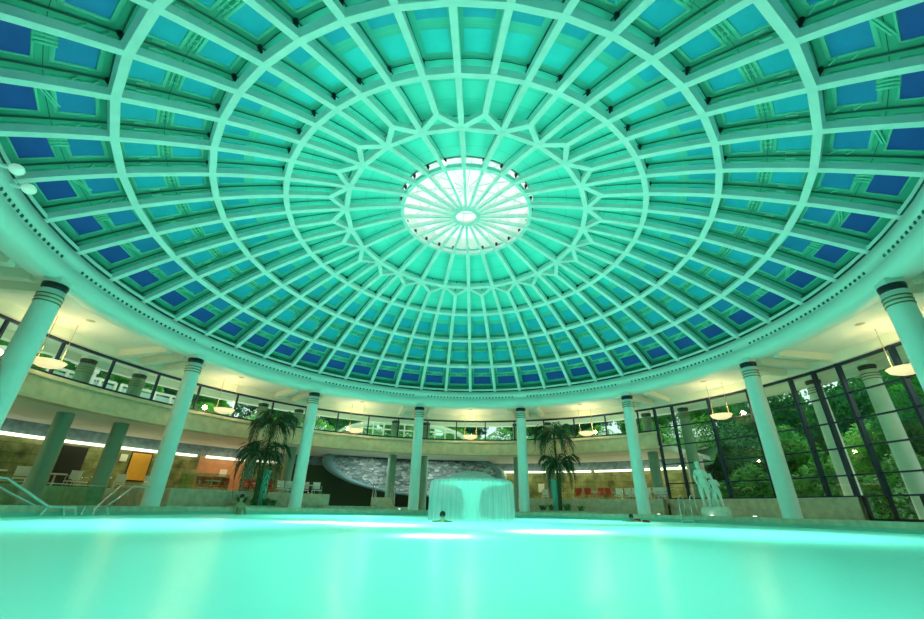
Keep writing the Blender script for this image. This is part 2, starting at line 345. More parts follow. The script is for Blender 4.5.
for z, (r1, r0) in enumerate(zip(RN[:-1], RN[1:])):          # r0 outer, r1 inner
    for k in range(48):
        i0 = k
        if z == 0 and k % 2: continue
        i1 = k+2 if z == 0 else k+1
        lo = r1 if z else .2195
        hi = r0 if z < 4 else 1.02
        nseg = 4
        g = [[SH(lo+(hi-lo)*a/nseg, i0+(i1-i0)*b/4) for b in range(5)] for a in range(nseg+1)]
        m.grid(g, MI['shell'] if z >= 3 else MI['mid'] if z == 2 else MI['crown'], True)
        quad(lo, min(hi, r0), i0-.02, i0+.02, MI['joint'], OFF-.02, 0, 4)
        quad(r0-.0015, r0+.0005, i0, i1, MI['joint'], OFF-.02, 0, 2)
        w_ = i1-i0; H = r0-r1; e = OFF-.012
        def band(v0, v1, u0, u1, c, fr=None):
            a, b = r0-H*v1, r0-H*v0; quad(a, b, i0+u0*w_, i0+u1*w_, MI[c], e, 0, 2)
            if fr: frame(a, b, i0+u0*w_, i0+u1*w_, fr, MI['mould'])
        if z == 4:
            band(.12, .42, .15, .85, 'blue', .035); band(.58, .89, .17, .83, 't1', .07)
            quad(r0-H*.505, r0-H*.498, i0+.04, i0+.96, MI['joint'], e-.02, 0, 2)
            if k % 2:
                for t in range(3): quad(r0-H*.595, r0-H*.43, i0+.40+.07*t, i0+.44+.07*t, MI['mould'], OFF, .06, 1)
            else:
                for t in range(2):
                    q0 = SH(r0-H*(.44+.03*t), i0+.30, OFF-.03); q1 = SH(r0-H*(.57+.03*t), i0+.72, OFF-.03); m.bar(q0, q1, .035, .05, MI['mould'], nrm(r0, i0))
            for (u, v) in ((.10, .92), (.10, .75)):
                q0 = SH(r0-H*v, i0+u-.05, OFF-.03); q1 = SH(r0-H*(v-.07), i0+u+.06, OFF-.03); m.bar(q0, q1, .03, .05, MI['mould'], nrm(r0, i0))
        elif z == 3:
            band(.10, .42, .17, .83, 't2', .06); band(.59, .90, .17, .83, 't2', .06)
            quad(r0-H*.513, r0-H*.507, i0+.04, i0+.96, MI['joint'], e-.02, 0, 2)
            for t in (.30, .42, .58, .70): quad(r0-H*.56, r0-H*.465, i0+t-.015, i0+t+.015, MI['mould'], OFF, .03, 1)
            quad(r0-H*.545, r0-H*.53, i0+.2, i0+.8, MI['mould'], OFF, .03, 1); quad(r0-H*.49, r0-H*.475, i0+.2, i0+.8, MI['mould'], OFF, .03, 1)
            for u in (.08, .92): quad(r0-H*.33, r0-H*.22, i0+u-.03, i0+u+.03, MI['mould'], OFF, .03, 1)
        elif z == 2:
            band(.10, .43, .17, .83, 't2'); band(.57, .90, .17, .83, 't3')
            quad(r0-H*.504, r0-H*.498, i0+.03, i0+.97, MI['mould'], e-.008, 0, 2)
        else:
            for v in (.35, .68): quad(r0-H*(v+.006), r0-H*v, i0+.02, i1-.02, MI['mid'], e, 0, 2)
# outer closing skin so that daylight comes in only through the skylight
m.arc([(1.02, zr(1.02)+.03), (1.04, .57)], 0, 48, 1, MI['shell'])
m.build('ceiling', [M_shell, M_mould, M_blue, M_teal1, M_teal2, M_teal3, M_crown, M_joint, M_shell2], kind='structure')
# roof skin over the dome (keeps the sky off the back of the shell)
m = MB(); rr = [.224, .4, .6, .8, 1.0, 1.07]
m.grid([[P(r, i, zr(r)+.06) for i in range(49)] for r in rr], 0, True); m.build('roof', mat('copper_roof', (.2, .4, .3), .5), kind='structure')

# lattice below the shell
lat = thing('dome_lattice', 'white steel lattice of radial and ring ribs below the dome ceiling', 'dome frame', (0, 0, 0))
WB, DB = .175, .20
def rib_path(i, ra, rb, n=14): return [P(ra+(rb-ra)*k/n, i, zr(ra+(rb-ra)*k/n)) for k in range(n+1)], [nrm(ra+(rb-ra)*k/n, i) for k in range(n+1)]
def rib_mesh(ra, rb, name, par, wd=WB, dp=DB):
    pts = [Vector((0, S*(ra+(rb-ra)*k/14), S*(zr(ra+(rb-ra)*k/14)+ZE))) for k in range(15)]
    ups = [Vector((0, .686*(ra+(rb-ra)*k/14), 1)).normalized() for k in range(15)]
    return MB().sweep(pts, wd, dp, 0, ups).build(name, M_rib, par)
even = rib_mesh(RN[0], .995, 'meridian_rib', lat); odd = rib_mesh(.4282, .995, 'meridian_rib', lat)
for k in range(48):
    src = odd if k % 2 else even
    if k < 2: src.rotation_euler = (0, 0, -ang(k))
    else: part('meridian_rib', src, lat, -ang(k))
rings = []
for q, r in enumerate(RN[1:5]):
    n_ = 24 if q == 0 else 48
    pts = [P(r, k*48/n_, zr(r)) for k in range(n_)]; ups = [nrm(r, k*48/n_) for k in range(n_)]
    rings.append(MB().sweep(pts, WB*1.08, DB*1.05, 0, ups, close=True).build('ring_rib', M_rib, lat))
yb = None
for k in range(1, 48, 2):                      # Y braces
    if yb is None:
        a = Vector((0, .4282*S, (zr(.4282)+ZE)*S)); b = [Vector((RN[1]*S*math.sin(t*PI/24), RN[1]*S*math.cos(t*PI/24), (ZN[1]+ZE)*S)) for t in (-1, 1)]
        yb = MB().bar(a, b[0], WB, DB).bar(a, b[1], WB, DB).build('forked_brace', M_rib, lat); yb.rotation_euler = (0, 0, -ang(k))
    else: part('forked_brace', yb, lat, -ang(k))
for q, r, ks in ((0, RN[0], range(0, 48, 2)), (1, RN[2], range(48)), (2, RN[3], range(48)), (3, RN[4], (-20, -19, -18, -17, -16, 20, 21, 22, 23, 24))):
    hb = None                                   # black hangers that carry the lattice
    for k in ks:
        if hb is None:
            b0 = Vector((0, r*S+.02, (zr(r)+ZE)*S)); nn = Vector((0, .686*r, 1)).normalized()
            mb = MB().tube([b0+nn*.05, b0+nn*.39], .022, 6); mb.tube([b0+nn*.20, b0+nn*.33, b0+nn*.385], [.025, .065, .065], 8)
            hb = mb.build('hanger', M_black, rings[q]); hb.rotation_euler = (0, 0, -ang(k))
        else: part('hanger', hb, rings[q], -ang(k))

# skylight
sk = thing('skylight', 'round white skylight of wedge panes at the crown of the dome', 'skylight', (0, 0, 0))
r1 = RN[0]; z1 = ZN[0]
m = MB().sweep([P(r1, k/2, z1) for k in range(96)], .14, .18, close=True); m.build('frame', M_rib, sk)
m = MB().arc([(.2205, z1+.025), (.2205, z1+.075)], 0, 48, 1, smooth=True); m.build('curb', M_rib, sk)
sp = None
for k in range(0, 48, 2):
    if sp is None:
        sp = MB().bar((0, .045*S, (z1+ZE)*S), (0, r1*S, (z1+ZE)*S), .10, .16).build('spoke', M_rib, sk); sp.rotation_euler = (0, 0, -ang(k))
    else: part('spoke', sp, sk, -ang(k))
m = MB(); m.lathe([(.034*S, -.1), (.044*S, -.1), (.046*S, 0), (.044*S, .1), (.034*S, .1), (.034*S, -.1)], P(0, 0, z1), 40); m.build('hub', M_rib, sk)
m = MB(); m.grid([[P(r, i, z1+.075+.05*(1-(r/.21)**2)) for i in range(49)] for r in (.2215, .15, .08, .0)], 0, True); m.build('pane', M_skyglass, sk)
m = MB()                                       # outer glazing bars and hooks seen against the sky
for k in range(0, 48, 4):
    m.sweep([P(r, k+1, z1+.07+.05*(1-(r/.21)**2)) for r in (.219, .15, .08, .01)], .03, .06)
for r in (.11, .17): m.sweep([P(r, k, z1+.07+.05*(1-(r/.21)**2)) for k in range(48)], .03, .05, close=True)
m.build('glazing_bar', mat('pale_glazing_bar', (.75, .85, .8), .4), sk)

# ring beam (entablature) carried by the columns
m = MB()
m.arc([(1.045, .575), (.985, .572), (.985, .563)], 0, 48, .5, 0)
m.arc([(.985, .563), (.997, .562), (.997, .557)], 0, 48, .5, 1)
m.arc([(.997, .557), (.984, .556), (.988, .535), (.992, .522)], 0, 48, .5, 0, True)
m.arc([(.992, .522), (.989, .519), (.985, .500)], 0, 48, .5, 0, True)
m.arc([(.985, .500), (.988, .488), (.996, .479), (1.04, .479), (1.058, .488), (1.058, .575)], 0, 48, .5, 0, True)
for b in range(12):                            # row of little square holes in each bay
    for t in range(27):
        i = 4*b+.30+3.4*t/26; c = P(.9905, i, .528); m.box(c, .085, .05, .085, -ang(i), 1)
m.build('trim_2', [M_ring, M_joint], kind='structure')

# ------------------------------------------------------------------ gallery roof, soffit and beams
RG, RO, RB = 1.28, 1.40, 1.72                   # glass line, outer columns, back wall
ZS = .497
m = MB(); m.arc([(1.05, ZS), (1.50, ZS), (1.50, .53), (1.05, .53)], 0, 48, .5, uv=False); m.build('ceiling_gallery', M_soffit, kind='structure')
m = MB(); m.arc([(RG-.018, ZS), (RG-.018, .4655), (RG+.012, .4655), (RG+.012, ZS)], 0, 48, .5); m.build('trim_3', M_plaster, kind='structure')
m = MB(); m.arc([(1.47, ZS), (1.47, .47), (1.50, .47), (1.50, ZS)], 0, 48, .5); m.build('trim_4', M_soffit, kind='structure')
beams = None
for k in range(-16, 21, 4):                    # three radial beams at each column
    for t in (-.5, 0, .5):
        i = k+t
        if beams is None:
            beams = MB().bar((0, 1.05*S, (ZS-.012+ZE)*S), (0, (RG-.015)*S, (ZS-.012+ZE)*S), .26, .32).build('ceiling_beam', M_plaster)
            o = beams
        else: o = beams.copy(); C.objects.link(o)
        a = ang(i); o.rotation_euler = (0, 0, -a)
        o['kind'] = 'structure'
# fascia (solid band under the upper windows) and floor of the roof terrace
m = MB(); m.arc([(RG+.03, .2735), (RG-.012, .2735), (RG-.012, .284), (RG-.006, .284), (RG-.006, .338), (RG-.016, .338), (RG-.016, .350), (RG+.02, .350), (RG+.03, .2735)], -16, 8, .5)
m.face([P(RG-.006, 8, .2735), P(RG+.03, 8, .2735), P(RG+.03, 8, .35), P(RG-.006, 8, .35)])
m.build('trim_5', M_fascia, kind='structure')
m = MB(); m.arc([(RG, .274), (RB+.02, .274)], -16, 8, .5); m.arc([(RG+.02, .30), (RB+.25, .30), (RB+.25, .274), (RB+.02, .274)], -16, 8, .5); m.face([P(RG+.02, 8, .274), P(RB+.25, 8, .274), P(RB+.25, 8, .30), P(RG+.02, 8, .30)])
m.build('ceiling_terrace', M_soffit, kind='structure')
# wall panel joints on the fascia, as thin grooves
# ------------------------------------------------------------------ windows
def window(n_, i0, i1, ms, full, z0=.350, z1_=.4655):
    w = bpy.data.objects.new('window_%d' % n_, None); C.objects.link(w); w['kind'] = 'structure'
    fr = MB()
    def rail(z, h=.09, d=.12): fr.sweep([P(RG, i0+(i1-i0)*k/8, z) for k in range(9)], d, h)
    rail(z1_-.004, .11)
    if full:
        for z in (.055, .117, .20, .282, .365): rail(z, .065, .08)
    else: rail(z0+.004, .13)
    fr.build('window_frame', M_frame, w)
    lo = .055 if full else z0
    for i in ms:
        MB().bar(P(RG, i, lo), P(RG, i, z1_), .12 if full else .08, .22 if full else .12, upv=(math.sin(ang(i)), math.cos(ang(i)), 0)).build('mullion', M_frame, w)
    g = MB(); g.arc([(RG, lo), (RG, z1_)], i0, i1, .5); g.build('pane', M_glass, w)
    return w
wn = 1
for k in range(-16, 4, 4): window(wn, k+.5, k+4.5, [k+.5, k+1.5, k+2.5, k+3.5], False); wn += 1     # upper band, bays left and back
window(wn, 4.5, 8, [4.5, 5.5, 6.5, 7.5], False)
window(wn+1, 8, 12, [8, 8.5, 9.5, 10.5, 11.5], True); window(wn+2, 12, 16.5, [12, 12.5, 13.5, 14.5, 15.5], True)    # full height glazing on the garden side
# sill wall under the tall glazing, glazed door beyond it
m = MB(); m.arc([(RG+.012, -ZE), (RG+.012, .0525), (RG-.015, .0525), (RG-.015, -ZE)], 8, 12.05, .4, uv=True); m.build('wall_right', M_trav, kind='structure')
d = bpy.data.objects.new('door_1', None); C.objects.link(d); d['kind'] = 'structure'
fr = MB()
for i in (12.1, 12.5, 13.0, 13.5, 14.0, 14.5, 15.0): fr.bar(P(RG, i, -ZE), P(RG, i, .053), .10, .12, upv=(math.sin(ang(i)), math.cos(ang(i)), 0))
fr.sweep([P(RG, 12.1+k*.58, -ZE+.004) for k in range(6)], .1, .1)
fr.build('door_frame', M_black, d); MB().arc([(RG, -ZE), (RG, .055)], 12.1, 16.5, .5).build('pane', M_glass, d)
m = MB(); m.arc([(RG, -ZE), (RG, .0525), (RG+.02, .0525), (RG+.02, -ZE)], 15, 16.5, .5); m.build('wall_side', M_trav, kind='structure')
# solid wall behind the camera
m = MB(); m.arc([(RG+.6, -ZE-.03), (RG+.6, .53)], 16.5, 32, .5); m.arc([(RG, -ZE), (RG, .5)], 16.5, 20.5, .5); m.arc([(RG, -ZE), (RG, .5)], 27.5, 32, .5); m.build('wall_back', M_plaster, kind='structure')
m = MB(); m.arc([(1.5, .53), (1.9, .53)], 16.5, 32, .5); m.build('roof_entrance', M_soffit, kind='structure')

# ------------------------------------------------------------------ columns
def column_proto():
    t = thing('column', '', 'column', group='columns carrying the dome ring')
    h = S*(.462+ZE)
    MB().lathe([(0, 0), (.345, 0), (.345, .05), (.322, .08), (.318, h*.5), (.30, h-.62), (.30, h-.14), (0, h-.14)], n=32).build('shaft', M_col, t)
    for q, z in enumerate((h-.56, h-.44, h-.32)):
        MB().lathe([(.298, z-.018), (.322, z-.018), (.322, z+.018), (.298, z+.018)], n=32).build('band', M_bronze, t)
    MB().lathe([(0, h-.14), (.27, h-.14), (.30, h-.08), (.315, h), (.315, h+.07), (0, h+.07)], n=32).build('capital', M_black, t)
    b = MB()
    b.box((0, 0, h+.16), .46, .46, .2); b.build('bracket', M_ring, t)
    return t
proto = column_proto()
inner = [(-12, 'tall pale column cut by the left edge, under a pendant bowl'), (-8, 'leaning pale column between the two steel handrails and the left palm'),
         (-4, 'pale column just right of the left palm'), (0, 'pale column left of the fountain in front of two rear columns'), (4, 'pale column right of the fountain curtain'),
         (8, 'pale column between the right palm and the marble statue'), (12, 'pale column right of the marble statue before the tall garden glazing'), (16, 'large pale column cut by the right edge'),
         (20, 'pale column behind the viewpoint, right side'), (24, 'pale column nearest the viewpoint, right'), (-20, 'pale column nearest the viewpoint, left'), (-16, 'pale column behind the viewpoint, left side')]
for q, (i, lab) in enumerate(inner): inst(proto, q == 0, PM(1, i, 0), -ang(i), lab)
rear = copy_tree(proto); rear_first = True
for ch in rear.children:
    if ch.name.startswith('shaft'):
        ch.data = ch.data.copy(); ch.data.materials[0] = M_colshade
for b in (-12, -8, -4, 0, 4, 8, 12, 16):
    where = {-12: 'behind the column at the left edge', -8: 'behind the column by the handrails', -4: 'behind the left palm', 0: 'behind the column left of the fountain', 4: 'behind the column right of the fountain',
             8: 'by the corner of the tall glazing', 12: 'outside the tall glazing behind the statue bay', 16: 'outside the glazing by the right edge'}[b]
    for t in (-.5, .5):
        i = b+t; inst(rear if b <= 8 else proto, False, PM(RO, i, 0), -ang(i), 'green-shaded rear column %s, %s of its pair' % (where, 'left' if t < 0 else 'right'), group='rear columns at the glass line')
for ch in list(rear.children): bpy.data.objects.remove(ch)
bpy.data.objects.remove(rear)

# ------------------------------------------------------------------ lower level: raised terrace, back wall
ZT = .045                                       # terrace floor (m above deck 0.77)
m = MB(); m.arc([(1.50, ZT-.012), (RB, ZT-.012)], -16, -6.9, .5, uv=True); m.arc([(1.19, ZT-.012), (RB, ZT-.012)], -6.9, -2.6, .5, uv=True); m.arc([(1.24, ZT-.012), (RB, ZT-.012)], 3.6, 8, .5, uv=True); m.build('floor_terrace', M_deck, kind='structure')
m = MB()
m.arc([(1.47, -ZE), (1.47, ZT+.002), (1.50, ZT+.002), (1.50, -ZE)], -16, -6.9, .4, uv=True); m.arc([(1.15, -ZE), (1.15, ZT+.004), (1.19, ZT+.004), (1.19, -ZE)], -6.9, -2.6, .4, uv=True); m.face([P(1.15, -6.9, -ZE), P(1.5, -6.9, -ZE), P(1.5, -6.9, ZT+.004), P(1.15, -6.9, ZT+.004)])
m.arc([(1.20, -ZE), (1.20, ZT+.006), (1.24, ZT+.006), (1.24, -ZE)], 3.6, 8, .35, uv=True)
m.face([P(1.15, -2.6, -ZE), P(1.8, -2.6, -ZE), P(1.8, -2.6, ZT+.004), P(1.15, -2.6, ZT+.004)]); m.face([P(1.2, 3.6, -ZE), P(1.8, 3.6, -ZE), P(1.8, 3.6, ZT+.006), P(1.2, 3.6, ZT+.006)])
m.build('wall_terrace', M_trav, kind='structure')
m = MB(); m.arc([(RB, -ZE), (RB, .222)], -16, -5.1, .4, 0, uv=True); m.arc([(RB, -ZE), (RB, .222)], -3.9, -3.2, .35, 0, uv=True); m.arc([(RB, -ZE), (RB, .222)], 2.6, 8.15, .4, 0, uv=True)
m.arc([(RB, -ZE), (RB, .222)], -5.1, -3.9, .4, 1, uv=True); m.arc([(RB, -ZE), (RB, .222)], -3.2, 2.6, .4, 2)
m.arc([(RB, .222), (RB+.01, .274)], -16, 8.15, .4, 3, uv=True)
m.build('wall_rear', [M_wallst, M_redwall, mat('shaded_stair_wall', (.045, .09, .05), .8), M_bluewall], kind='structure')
m = MB(); m.face([P(RG+.2, 8.15, -ZE), P(RB, 8.15, -ZE), P(RB, 8.15, .274), P(RG+.2, 8.15, .274)]); m.build('wall_end', M_trav, kind='structure')
m = MB(); m.face([P(RG-.02, -16, -ZE), P(2.0, -16, -ZE), P(2.0, -16, .5), P(RG-.02, -16, .5)]); m.build('wall_left', M_trav, kind='structure')
# cove light tubes along the foot of the frieze
for q, (a, b) in enumerate([(-15.5, -5.2), (-5.0, -3.4), (2.7, 5.4), (5.5, 8.0)]):
    lab = ['long white cove light above the slate wall by the handrails', 'white cove light above the terracotta wall behind the left palm', 'white cove light behind the fountain top', 'white cove light above the chairs right of the right palm'][q]
    o = MB().arc([(RB-.012, .213), (RB-.020, .213), (RB-.020, .224), (RB-.012, .224), (RB-.012, .213)], a, b, .5).build('cove_light', M_cove); tag(o, lab, 'light')
for i, e, col in [(-13, 30, (.9, 1, .5)), (-9.5, 30, (.9, 1, .5)), (-6.6, 30, (1, .95, .45)), (-4.6, 45, (1, .6, .3)), (3.4, 35, (.95, 1, .5)), (5, 35, (1, .95, .5)), (7.0, 55, (1, .85, .5)), (-1.1, 60, (.75, .95, .9)), (1.0, 60, (.75, .95, .9))]:
    ld = bpy.data.lights.new('lower_level_downlight', 'AREA'); ld.shape = 'DISK'; ld.size = .35; ld.energy = e; ld.color = col
    lo = bpy.data.objects.new('lower_level_downlight', ld); C.objects.link(lo); lo.location = P(1.44 if abs(i) < 2 else 1.58, i, .270); lo.rotation_euler = (0, 0, 0)

# stone-clad oval with blue rim and dark stair void
ov = thing('stone_oval', 'large oval of split grey stone with a blue-grey rim behind the stairs', 'wall relief')
m = MB(); rim = MB(); oc = (1.64, .25)
def ovp(t, s=1.0, off=0.0):                     # upright ellipse curved round the stairs, cut by the ceiling
    u = math.cos(t)*2.45*s; v = math.sin(t)*.135*s
    return P(1.60+off, .35+u, min(.2715, .212 - u*.012 + v))
n = 60
m.grid([[ovp(2*PI*k/n, s) for k in range(n)] for s in (.01, .25, .5, .75, 1)], 0, True, True); m.build('stone_facing', M_mosaic, ov)
rim.grid([[ovp(2*PI*k/n, a, b) for k in range(n)] for a, b in ((.995, .01), (1.0, -.03), (1.09, -.035), (1.11, .01))], 0, True, True)
rim.build('rim', mat('blue_grey_rim', (.22, .38, .42), .45), ov)

# stairs behind, with steel rails
st = thing('stair_flight', 'beige stone steps with steel rails rising left of the fountain', 'stairs', PM(1.14, -.85), -ang(-.85))
m = MB()
for k in range(5): m.box((0, .32*k+.16, .075*(k+1)), 1.3, .32, .15*(k+1))
m.build('steps', M_trav, st)
for x in (-.6, .6):
    MB().tube([(x, -.1, .0), (x, -.1, .9), (x, 1.5, 1.75), (x, 1.5, .7)], .03).tube([(x, -.1, .5), (x, 1.5, 1.3)], .022).build('handrail', M_chrome, st)
# low stone platforms at the pool edge
def plat(i0, i1, r0, r1, h, lab):
    m = MB(); z = -ZE+h/S; m.arc([(r0, -ZE), (r0, z), (r1, z), (r1, -ZE)], i0, i1, .4, uv=True)
    for i in (i0, i1): m.face([P(r0, i, -ZE), P(r0, i, z), P(r1, i, z), P(r1, i, -ZE)])
    o = m.build('stone_platform', M_trav); tag(o, lab, 'platform')
plat(-3.0, .0, 1.035, 1.10, .20, 'low pale stone platform at the pool edge left of the fountain')
plat(-4.6, -2.7, 1.105, 1.148, .55, 'beige stone dais below the cafe tables left of the stairs')
plat(3.2, 3.7, 1.035, 1.12, .2, 'small low stone block right of the fountain curtain')
plat(4.3, 6.6, 1.03, 1.13, .16, 'low curved stone bed at the foot of the right palm')
plat(-5.6, -4.25, 1.03, 1.13, .14, 'low curved stone bed at the foot of the left palm')

# ------------------------------------------------------------------ doors, sign, poster on the rear wall
def wallbox(name, mt, i, z0, z1_, wd, dp=.05, r=RB, lab=None, cat=None, parent=None):
    mb = MB().box(PM(r, i, 0)+Vector((0, 0, S*((z0+z1_)/2+ZE)))-Vector((math.sin(ang(i)), math.cos(ang(i)), 0))*dp*.6, wd, dp, S*(z1_-z0), -ang(i))
    o = mb.build(name, mt, parent)
    if lab: tag(o, lab, cat)
    return o
d2 = bpy.data.objects.new('door_2', None); C.objects.link(d2); d2['kind'] = 'structure'
wallbox('door_leaf', M_dark, -7.3, ZT-.012, .205, 1.1, .06, parent=d2)
d3 = bpy.data.objects.new('door_3', None); C.objects.link(d3); d3['kind'] = 'structure'
wallbox('door_leaf', M_dark, -8.75, ZT-.012, .205, 1.5, .06, parent=d3)
t = thing('display_case', 'orange framed poster panel on the slate wall left of the leaning column', 'poster', (0, 0, 0))
wallbox('poster_panel', mat('orange_poster', (.85, .42, .05), .5), -6.2, .09, .205, 1.0, .06, parent=t)
wallbox('frame', M_black, -6.2, .085, .21, 1.12, .05, parent=t)
wallbox('wall_sign', M_white, -6.5, .165, .195, .35, .04, lab='small white sign left of the orange poster', cat='sign')
wallbox('notice_board', M_white, -4.55, .13, .165, .45, .04, r=RB-.006, lab='small white notice on the wall left of the left palm', cat='sign')
wallbox('notice_board', M_white, 4.0, .10, .15, .5, .04, r=RB-.006, lab='white notice board beside the column right of the fountain', cat='sign')

# ------------------------------------------------------------------ pendant bowls with warm lamps
def pendant():
    t = thing('pendant_lamp', '', 'lamp', group='pendant lamps in the gallery')
    MB().lathe([(0, -.20), (.25, -.19), (.42, -.12), (.50, 0), (.52, .0), (.44, -.14), (.26, -.22), (0, -.23)], n=28).build('bowl', mat('frosted_bowl', (.95, .85, .6), .4, emit=(1, .75, .38), estr=.7), t)
    for x in (-.22, .22): MB().lathe([(0, -.08), (.08, -.06), (.10, 0), (.07, .07), (0, .09)], (x, 0, -.02), 14).build('bulb', M_lamp, t)
    for x in (-.42, .42): MB().tube([(x, 0, 0), (x, 0, 1.78)], .012, 6).build('suspension_rod', mat('brass_rod', (.6, .5, .25), .3, .6), t)
    ld = bpy.data.lights.new('pendant_lamp_light', 'POINT'); ld.energy = 46; ld.color = (1, .78, .42); ld.shadow_soft_size = .15
    lo = bpy.data.objects.new('pendant_lamp_light', ld); C.objects.link(lo); lo.parent = t; lo.location = (0, 0, .32)
    return t
proto = pendant()
for q, (i, lab) in enumerate([(-10, 'glowing pendant bowl before the upper window at the far left'), (-6, 'glowing pendant bowl between the leaning column and the left palm'), (-2, 'glowing pendant bowl in front of the white glass arch'),
                              (2, 'glowing pendant bowl straight above the fountain'), (6, 'glowing pendant bowl just right of the right palm'), (10, 'glowing pendant bowl above the marble statue'), (14, 'glowing pendant bowl by the right edge')]):
    inst(proto, q == 0, P(1.2, i, .367), -ang(i), lab)
# warm ceiling downlights in the gallery soffit
dl = None
for q, i in enumerate((-10, -6, -2, 2, 6, 10, 14)):
    if dl is None:
        dl = thing('ceiling_spot', '', 'light', group='flush spots in the gallery soffit'); MB().lathe([(0, -.012), (.13, -.012), (.15, 0)], n=20).build('lens', mat('spot_lens', (.5, .45, .3), .3), dl)
    lb = ['above the far-left pendant', 'above the pendant left of the left palm', 'above the pendant by the glass arch', 'above the pendant over the fountain', 'above the pendant by the right palm', 'above the pendant over the statue', 'above the pendant at the right edge']
    inst(dl, q == 0, P(1.13, i, ZS)-Vector((0, 0, .002)), -ang(i), 'small round ceiling spot '+lb[q])
# white globe lamps on the ring beam
def globe():
    t = thing('globe_lamp', '', 'lamp', group='globe lamps on the ring beam')
    MB().lathe([(0, -.13)]+[(.14*math.cos(a), .13*math.sin(a)) for a in [(-80+20*k)*PI/180 for k in range(9)]]+[(0, .13)], (0, 0, 0), 20).build('globe', mat('opal_globe', (.85, .95, .85), .3, emit=(.6, 1, .8), estr=.25), t)
    MB().tube([(0, .14, 0), (0, .45, -.02)], .05, 10).build('arm', M_rib, t)
    return t
proto = globe()
for q, (r, i, z, lab) in enumerate([(.960, -14.55, .545, 'upper white globe lamp at the far left end of the ring beam'), (.960, -14.08, .547, 'lower white globe lamp at the far left end of the ring beam')]):
    inst(proto, q == 0, P(r, i, z), -ang(i), lab)

# ------------------------------------------------------------------ fountain
ft = thing('mushroom_fountain', 'round mushroom fountain with a white curtain of falling water', 'fountain', P(.30, 2.6, -ZE)+Vector((0, 0, ZW)))
MB().lathe([(0, -.3), (.40, -.3), (.38, .2), (.30, .6), (.42, 1.15), (.8, 1.30)], n=28).build('stem', M_ring, ft)
MB().lathe([(.3, 1.22), (1.3, 1.34), (1.5, 1.38), (1.5, 1.42), (1.1, 1.48), (.7, 1.60), (0, 1.63)], n=48).build('cap', M_ring, ft)
m = MB()
n = 96
rows = []
for r, z in [(0.0, 1.84), (.4, 1.82), (.7, 1.74), (.95, 1.60), (1.3, 1.54), (1.55, 1.50), (1.66, 1.44), (1.70, 1.30), (1.72, .9), (1.73, .4), (1.74, .0)]:
    rows.append([Vector(((r+.006*math.sin(k*2.9)*min(1, r))*math.cos(2*PI*k/n), (r+.006*math.sin(k*2.9)*min(1, r))*math.sin(2*PI*k/n), z)) for k in range(n)])
m.grid(rows, 0, True, True); m.build('water_curtain', M_curtain, ft)
# ------------------------------------------------------------------ palms
def frond(L, droop, rise, seed, wleaf=.055, nl=13):
    rr_ = random.Random(seed); mb = MB(); pts = []
    for k in range(11):
        t = k/10; pts.append(Vector((0, L*(t-.38*droop*t*t*t), rise*math.sin(t*PI*.55)*(1-.15*t)-droop*L*.85*t**2.3)))
    mb.tube(pts, [.022*(1-.8*k/10)+.004 for k in range(11)], 5)
    for k in range(nl):
        t = .12+.88*k/nl; f = t*10; j = min(int(f), 9); p = pts[j].lerp(pts[j+1], f-j); d = (pts[j+1]-pts[j]).normalized()
        ll = L*.44*math.sin(PI*min(1, .22+.8*t))*rr_.uniform(.85, 1.1)+.06
        for sx in (-1, 1):
            side = Vector((sx, 0, 0)); tip = p+side*ll*.42+d*ll*.62+Vector((0, 0, -ll*rr_.uniform(.35, .7)))
            mid = p.lerp(tip, .5)+Vector((0, 0, ll*.14)); wv = d*wleaf
            th = Vector((0, 0, .004))
            mb.face([p-wv*.4, p+wv*.4, mid+wv, mid-wv]); mb.face([mid-wv, mid+wv, tip])
    return mb
def palm(loc, lab, crowns, seed):
    rr_ = random.Random(seed); t = thing('palm', lab, 'palm', loc)
    for ci, (dx, dy, H, L, nf) in enumerate(crowns):
        MB().tube([(dx*.2, dy*.2, 0), (dx*.5, dy*.5, H*.4), (dx*.9, dy*.9, H*.8), (dx, dy, H)], [.10, .075, .06, .05], 10).build('trunk', M_trunk, t)
        meshes = []
        for k in range(nf):
            a = 2*PI*k/nf*1.0+rr_.uniform(-.2, .2); lv = k % 3
            dr = (.75, 1.05, 1.35)[lv]*rr_.uniform(.9, 1.1); rs = (1.25, .8, .35)[lv]*L*.45
            if k < 6:
                o = frond(L*rr_.uniform(.9, 1.05), dr, rs, seed*50+k+ci*9).build('frond', M_leaf, t); meshes.append(o)
            else:
                o = meshes[(k+(k//6)) % 6].copy(); C.objects.link(o); o.parent = t
            o.location = (dx, dy, H-.03); o.rotation_euler = (0, 0, a)
    return t
palm(PM(1.075, -4.95, .0), 'tall two-tiered palm with drooping fronds left of the pale column', [(.05, 0, 4.45, 1.9, 17), (-.1, -.25, 2.75, 1.95, 16)], 3)
palm(PM(1.075, 5.12, .0), 'tall two-tiered palm with arching fronds right of the fountain', [(-.05, 0, 4.75, 2.05, 17), (.1, -.2, 2.85, 1.85, 16)], 5)
def bush(loc, lab, seed, h=.45, n=26, par=None):
    rr_ = random.Random(seed); mb = MB()
    for k in range(n):
        a = rr_.uniform(0, 2*PI); L = rr_.uniform(.6, 1)*h; b = Vector((rr_.uniform(-.12, .12), rr_.uniform(-.12, .12), 0)); d = Vector((math.cos(a), math.sin(a), 0)); sd_ = Vector((-math.sin(a), math.cos(a), 0))*.035
        m1 = b+d*L*.35+Vector((0, 0, L*.75)); m2 = b+d*L*.95+Vector((0, 0, L*rr_.uniform(.4, .95)))
        mb.face([b-sd_*.4, b+sd_*.4, m1+sd_, m1-sd_]); mb.face([m1-sd_, m1+sd_, m2])
    o = mb.build('leafy_plant', leafm); o.location = loc; tag(o, lab, 'plant', 'low plants round the palms'); return o
